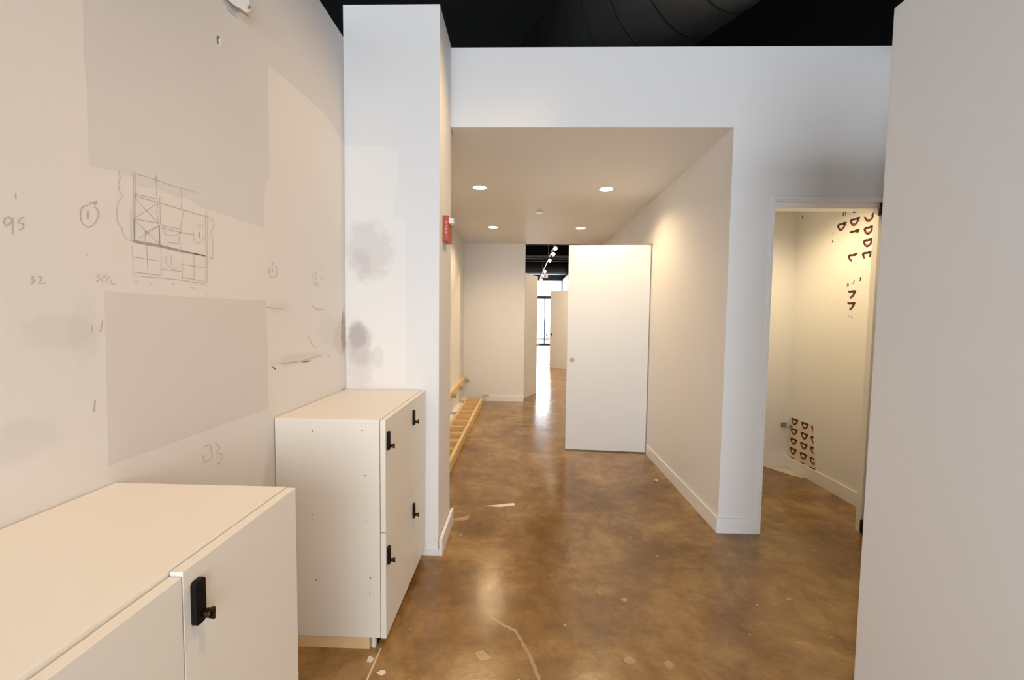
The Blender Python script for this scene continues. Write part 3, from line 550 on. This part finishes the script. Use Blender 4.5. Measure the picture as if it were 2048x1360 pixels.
# ---------------------------------------------------------------- track lights in the far room
t = thing('light_track', 'thin track hanging under the far room ceiling carrying the spot heads', 'light track', (0.93, 17, 3.80))
boxobj('rail', (0.915, 0.945, 9.5, 23.6, 3.80, 3.825), M_trim, t)
for yy in (11, 16, 20.5):
    bm = bmesh.new(); add_cyl(bm, (0.93, yy, 3.825), (0.93, yy, 4.55), 0.008, seg=8); obj('stem', bm, M_trim, t)
def head(x, y, z, label):
    h = thing('track_spotlight', label, 'spotlight', (x, y, z), 'track spotlights in the far room')
    d = Vector((0.05, -0.9, -0.45)).normalized(); c = Vector((x, y, z))
    bm = bmesh.new(); add_cyl(bm, c-d*0.10, c+d*0.06, 0.055, 0.085, 20); obj('lamp_shade', bm, M_lock, h, 0, c)
    bm = bmesh.new(); add_cyl(bm, c+d*0.061, c+d*0.066, 0.060, seg=20); obj('lamp_face', bm, M_trk, h, 0, c)
    bm = bmesh.new(); add_cyl(bm, c-d*0.05, (x, y, 3.80), 0.008, seg=8); obj('arm', bm, M_lock, h, 0, c)
    spot_light('track_and_fill_spot', c+d*0.08, (0.02, -0.55, -1.0), 90, (1.0, 0.78, 0.55), 80, 0.7, 0.05)
for i, (yy, lb) in enumerate([(12.6, 'track spotlight highest in the gap, nearest of the far room row'), (13.7, 'second track spotlight from the top of the far room row'), (15.2, 'brightest large track spotlight just above the pale pipe'),
              (18.9, 'round glowing track spotlight midway down the far room row'), (20.6, 'track spotlight just above the exit sign'), (22.8, 'lowest track spotlight, left of the exit sign')]):
    head(0.93+(0.02 if i % 2 else 0), yy, 3.68, lb)
t = thing('exit_sign', 'small pinkish lit exit sign on the charcoal bulkhead over the shop window', 'exit sign', (1.22, 24.19, 3.9))
boxobj('sign_box', (1.04, 1.40, 24.13, 24.198, 3.88, 4.12), M_exit, t)
text('lettering', 'EXIT', 0.17, (1.22, 24.127, 4.0), (math.radians(90), 0, 0), M_exitr, t, 0.001)

for (xx, yy, dx, dy) in ((1.3, 9.2, 0.15, 0.5), (0.9, 10.8, 0.1, 0.6)): spot_light('track_and_fill_spot', (xx, yy, 4.0), (dx, dy, -1), 650, (1.0, 0.78, 0.52), 100, 0.8, 0.05)  # unseen spots with no track head, added to brighten the far door leaves
spot_light('track_and_fill_spot', (2.6, 9.0, 3.9), (-1.2, -0.1, -1), 300, (1.0, 0.78, 0.52), 90, 0.8, 0.05)  # another added spot without a fixture, turned towards the nearer door leaf
# ---------------------------------------------------------------- shop window and outdoors
w = thing('window_1', 'tall shop window with bronze frame at the far end', 'window', (0.6, 24.22, 0)); w['kind'] = 'structure'; del w['category']
for nm, d in (('frame_rail', (-1.0, 2.25, 24.2, 24.3, 2.70, 2.86)), ('frame_rail', (-1.0, 2.25, 24.2, 24.3, 0.0, 0.09)), ('frame_rail', (-1.0, 2.25, 24.2, 24.3, 3.72, 3.77)), ('frame_mullion', (1.225, 1.275, 24.2, 24.3, 0.09, 2.70)), ('frame_mullion', (2.19, 2.25, 24.2, 24.3, 0.0, 3.77)), ('frame_mullion', (-0.15, -0.10, 24.2, 24.3, 0.09, 3.72))):
    boxobj(nm, d, M_frame, w)
m, n, l, b = nt('window_glass'); n.remove(b); tr = n.new('ShaderNodeBsdfTransparent'); gl = n.new('ShaderNodeBsdfGlossy'); gl.inputs['Roughness'].default_value = 0.02; mxs = n.new('ShaderNodeMixShader'); mxs.inputs[0].default_value = 0.06
l.new(tr.outputs[0], mxs.inputs[1]); l.new(gl.outputs[0], mxs.inputs[2]); l.new(mxs.outputs[0], n['Material Output'].inputs['Surface'])
boxobj('pane', (-1.0, 2.25, 24.245, 24.252, 0.05, 3.75), m, w)
struct(boxobj('floor_pavement', (-40, 40, 24.32, 80, -0.1, -0.02), M_pave), 'pale pavement outside the shop window')
# parked car outside
car = thing('car', 'pale silver parked car seen faintly through the shop window', 'car', (0.9, 31.5, -0.02))
def ext(profile, y0, y1): 
    bm = bmesh.new(); add_prism(bm, [(x, y0, z) for x, z in profile], (0, y1-y0, 0)); return bm
px = -1.4
obj('car_body', ext([(px, 0.35), (px, 0.75), (px+0.3, 0.92), (px+1.2, 0.98), (px+3.6, 1.0), (px+4.3, 0.9), (px+4.4, 0.35)], 30.6, 32.3), M_car, car, 0.06, (px, 31.4, 0.3))
obj('cabin', ext([(px+1.15, 0.97), (px+1.75, 1.40), (px+3.0, 1.44), (px+3.75, 0.99)], 30.7, 32.2), M_glassd, car, 0.05, (px, 31.4, 0.9))
for wx in (px+0.85, px+3.5):
    for wy in (30.58, 32.1):
        bm = bmesh.new(); add_cyl(bm, (wx, wy, 0.31), (wx, wy+0.22, 0.31), 0.33, seg=28); obj('wheel', bm, M_tyre, car, 0, (wx, wy, 0.31))

# ---------------------------------------------------------------- side room lamp
spot_light('side_room_lamp', (2.2, 3.75, 2.77), (0.06, -0.02, -1), 66, (1.0, 0.75, 0.42), 150, 0.7, 0.05)
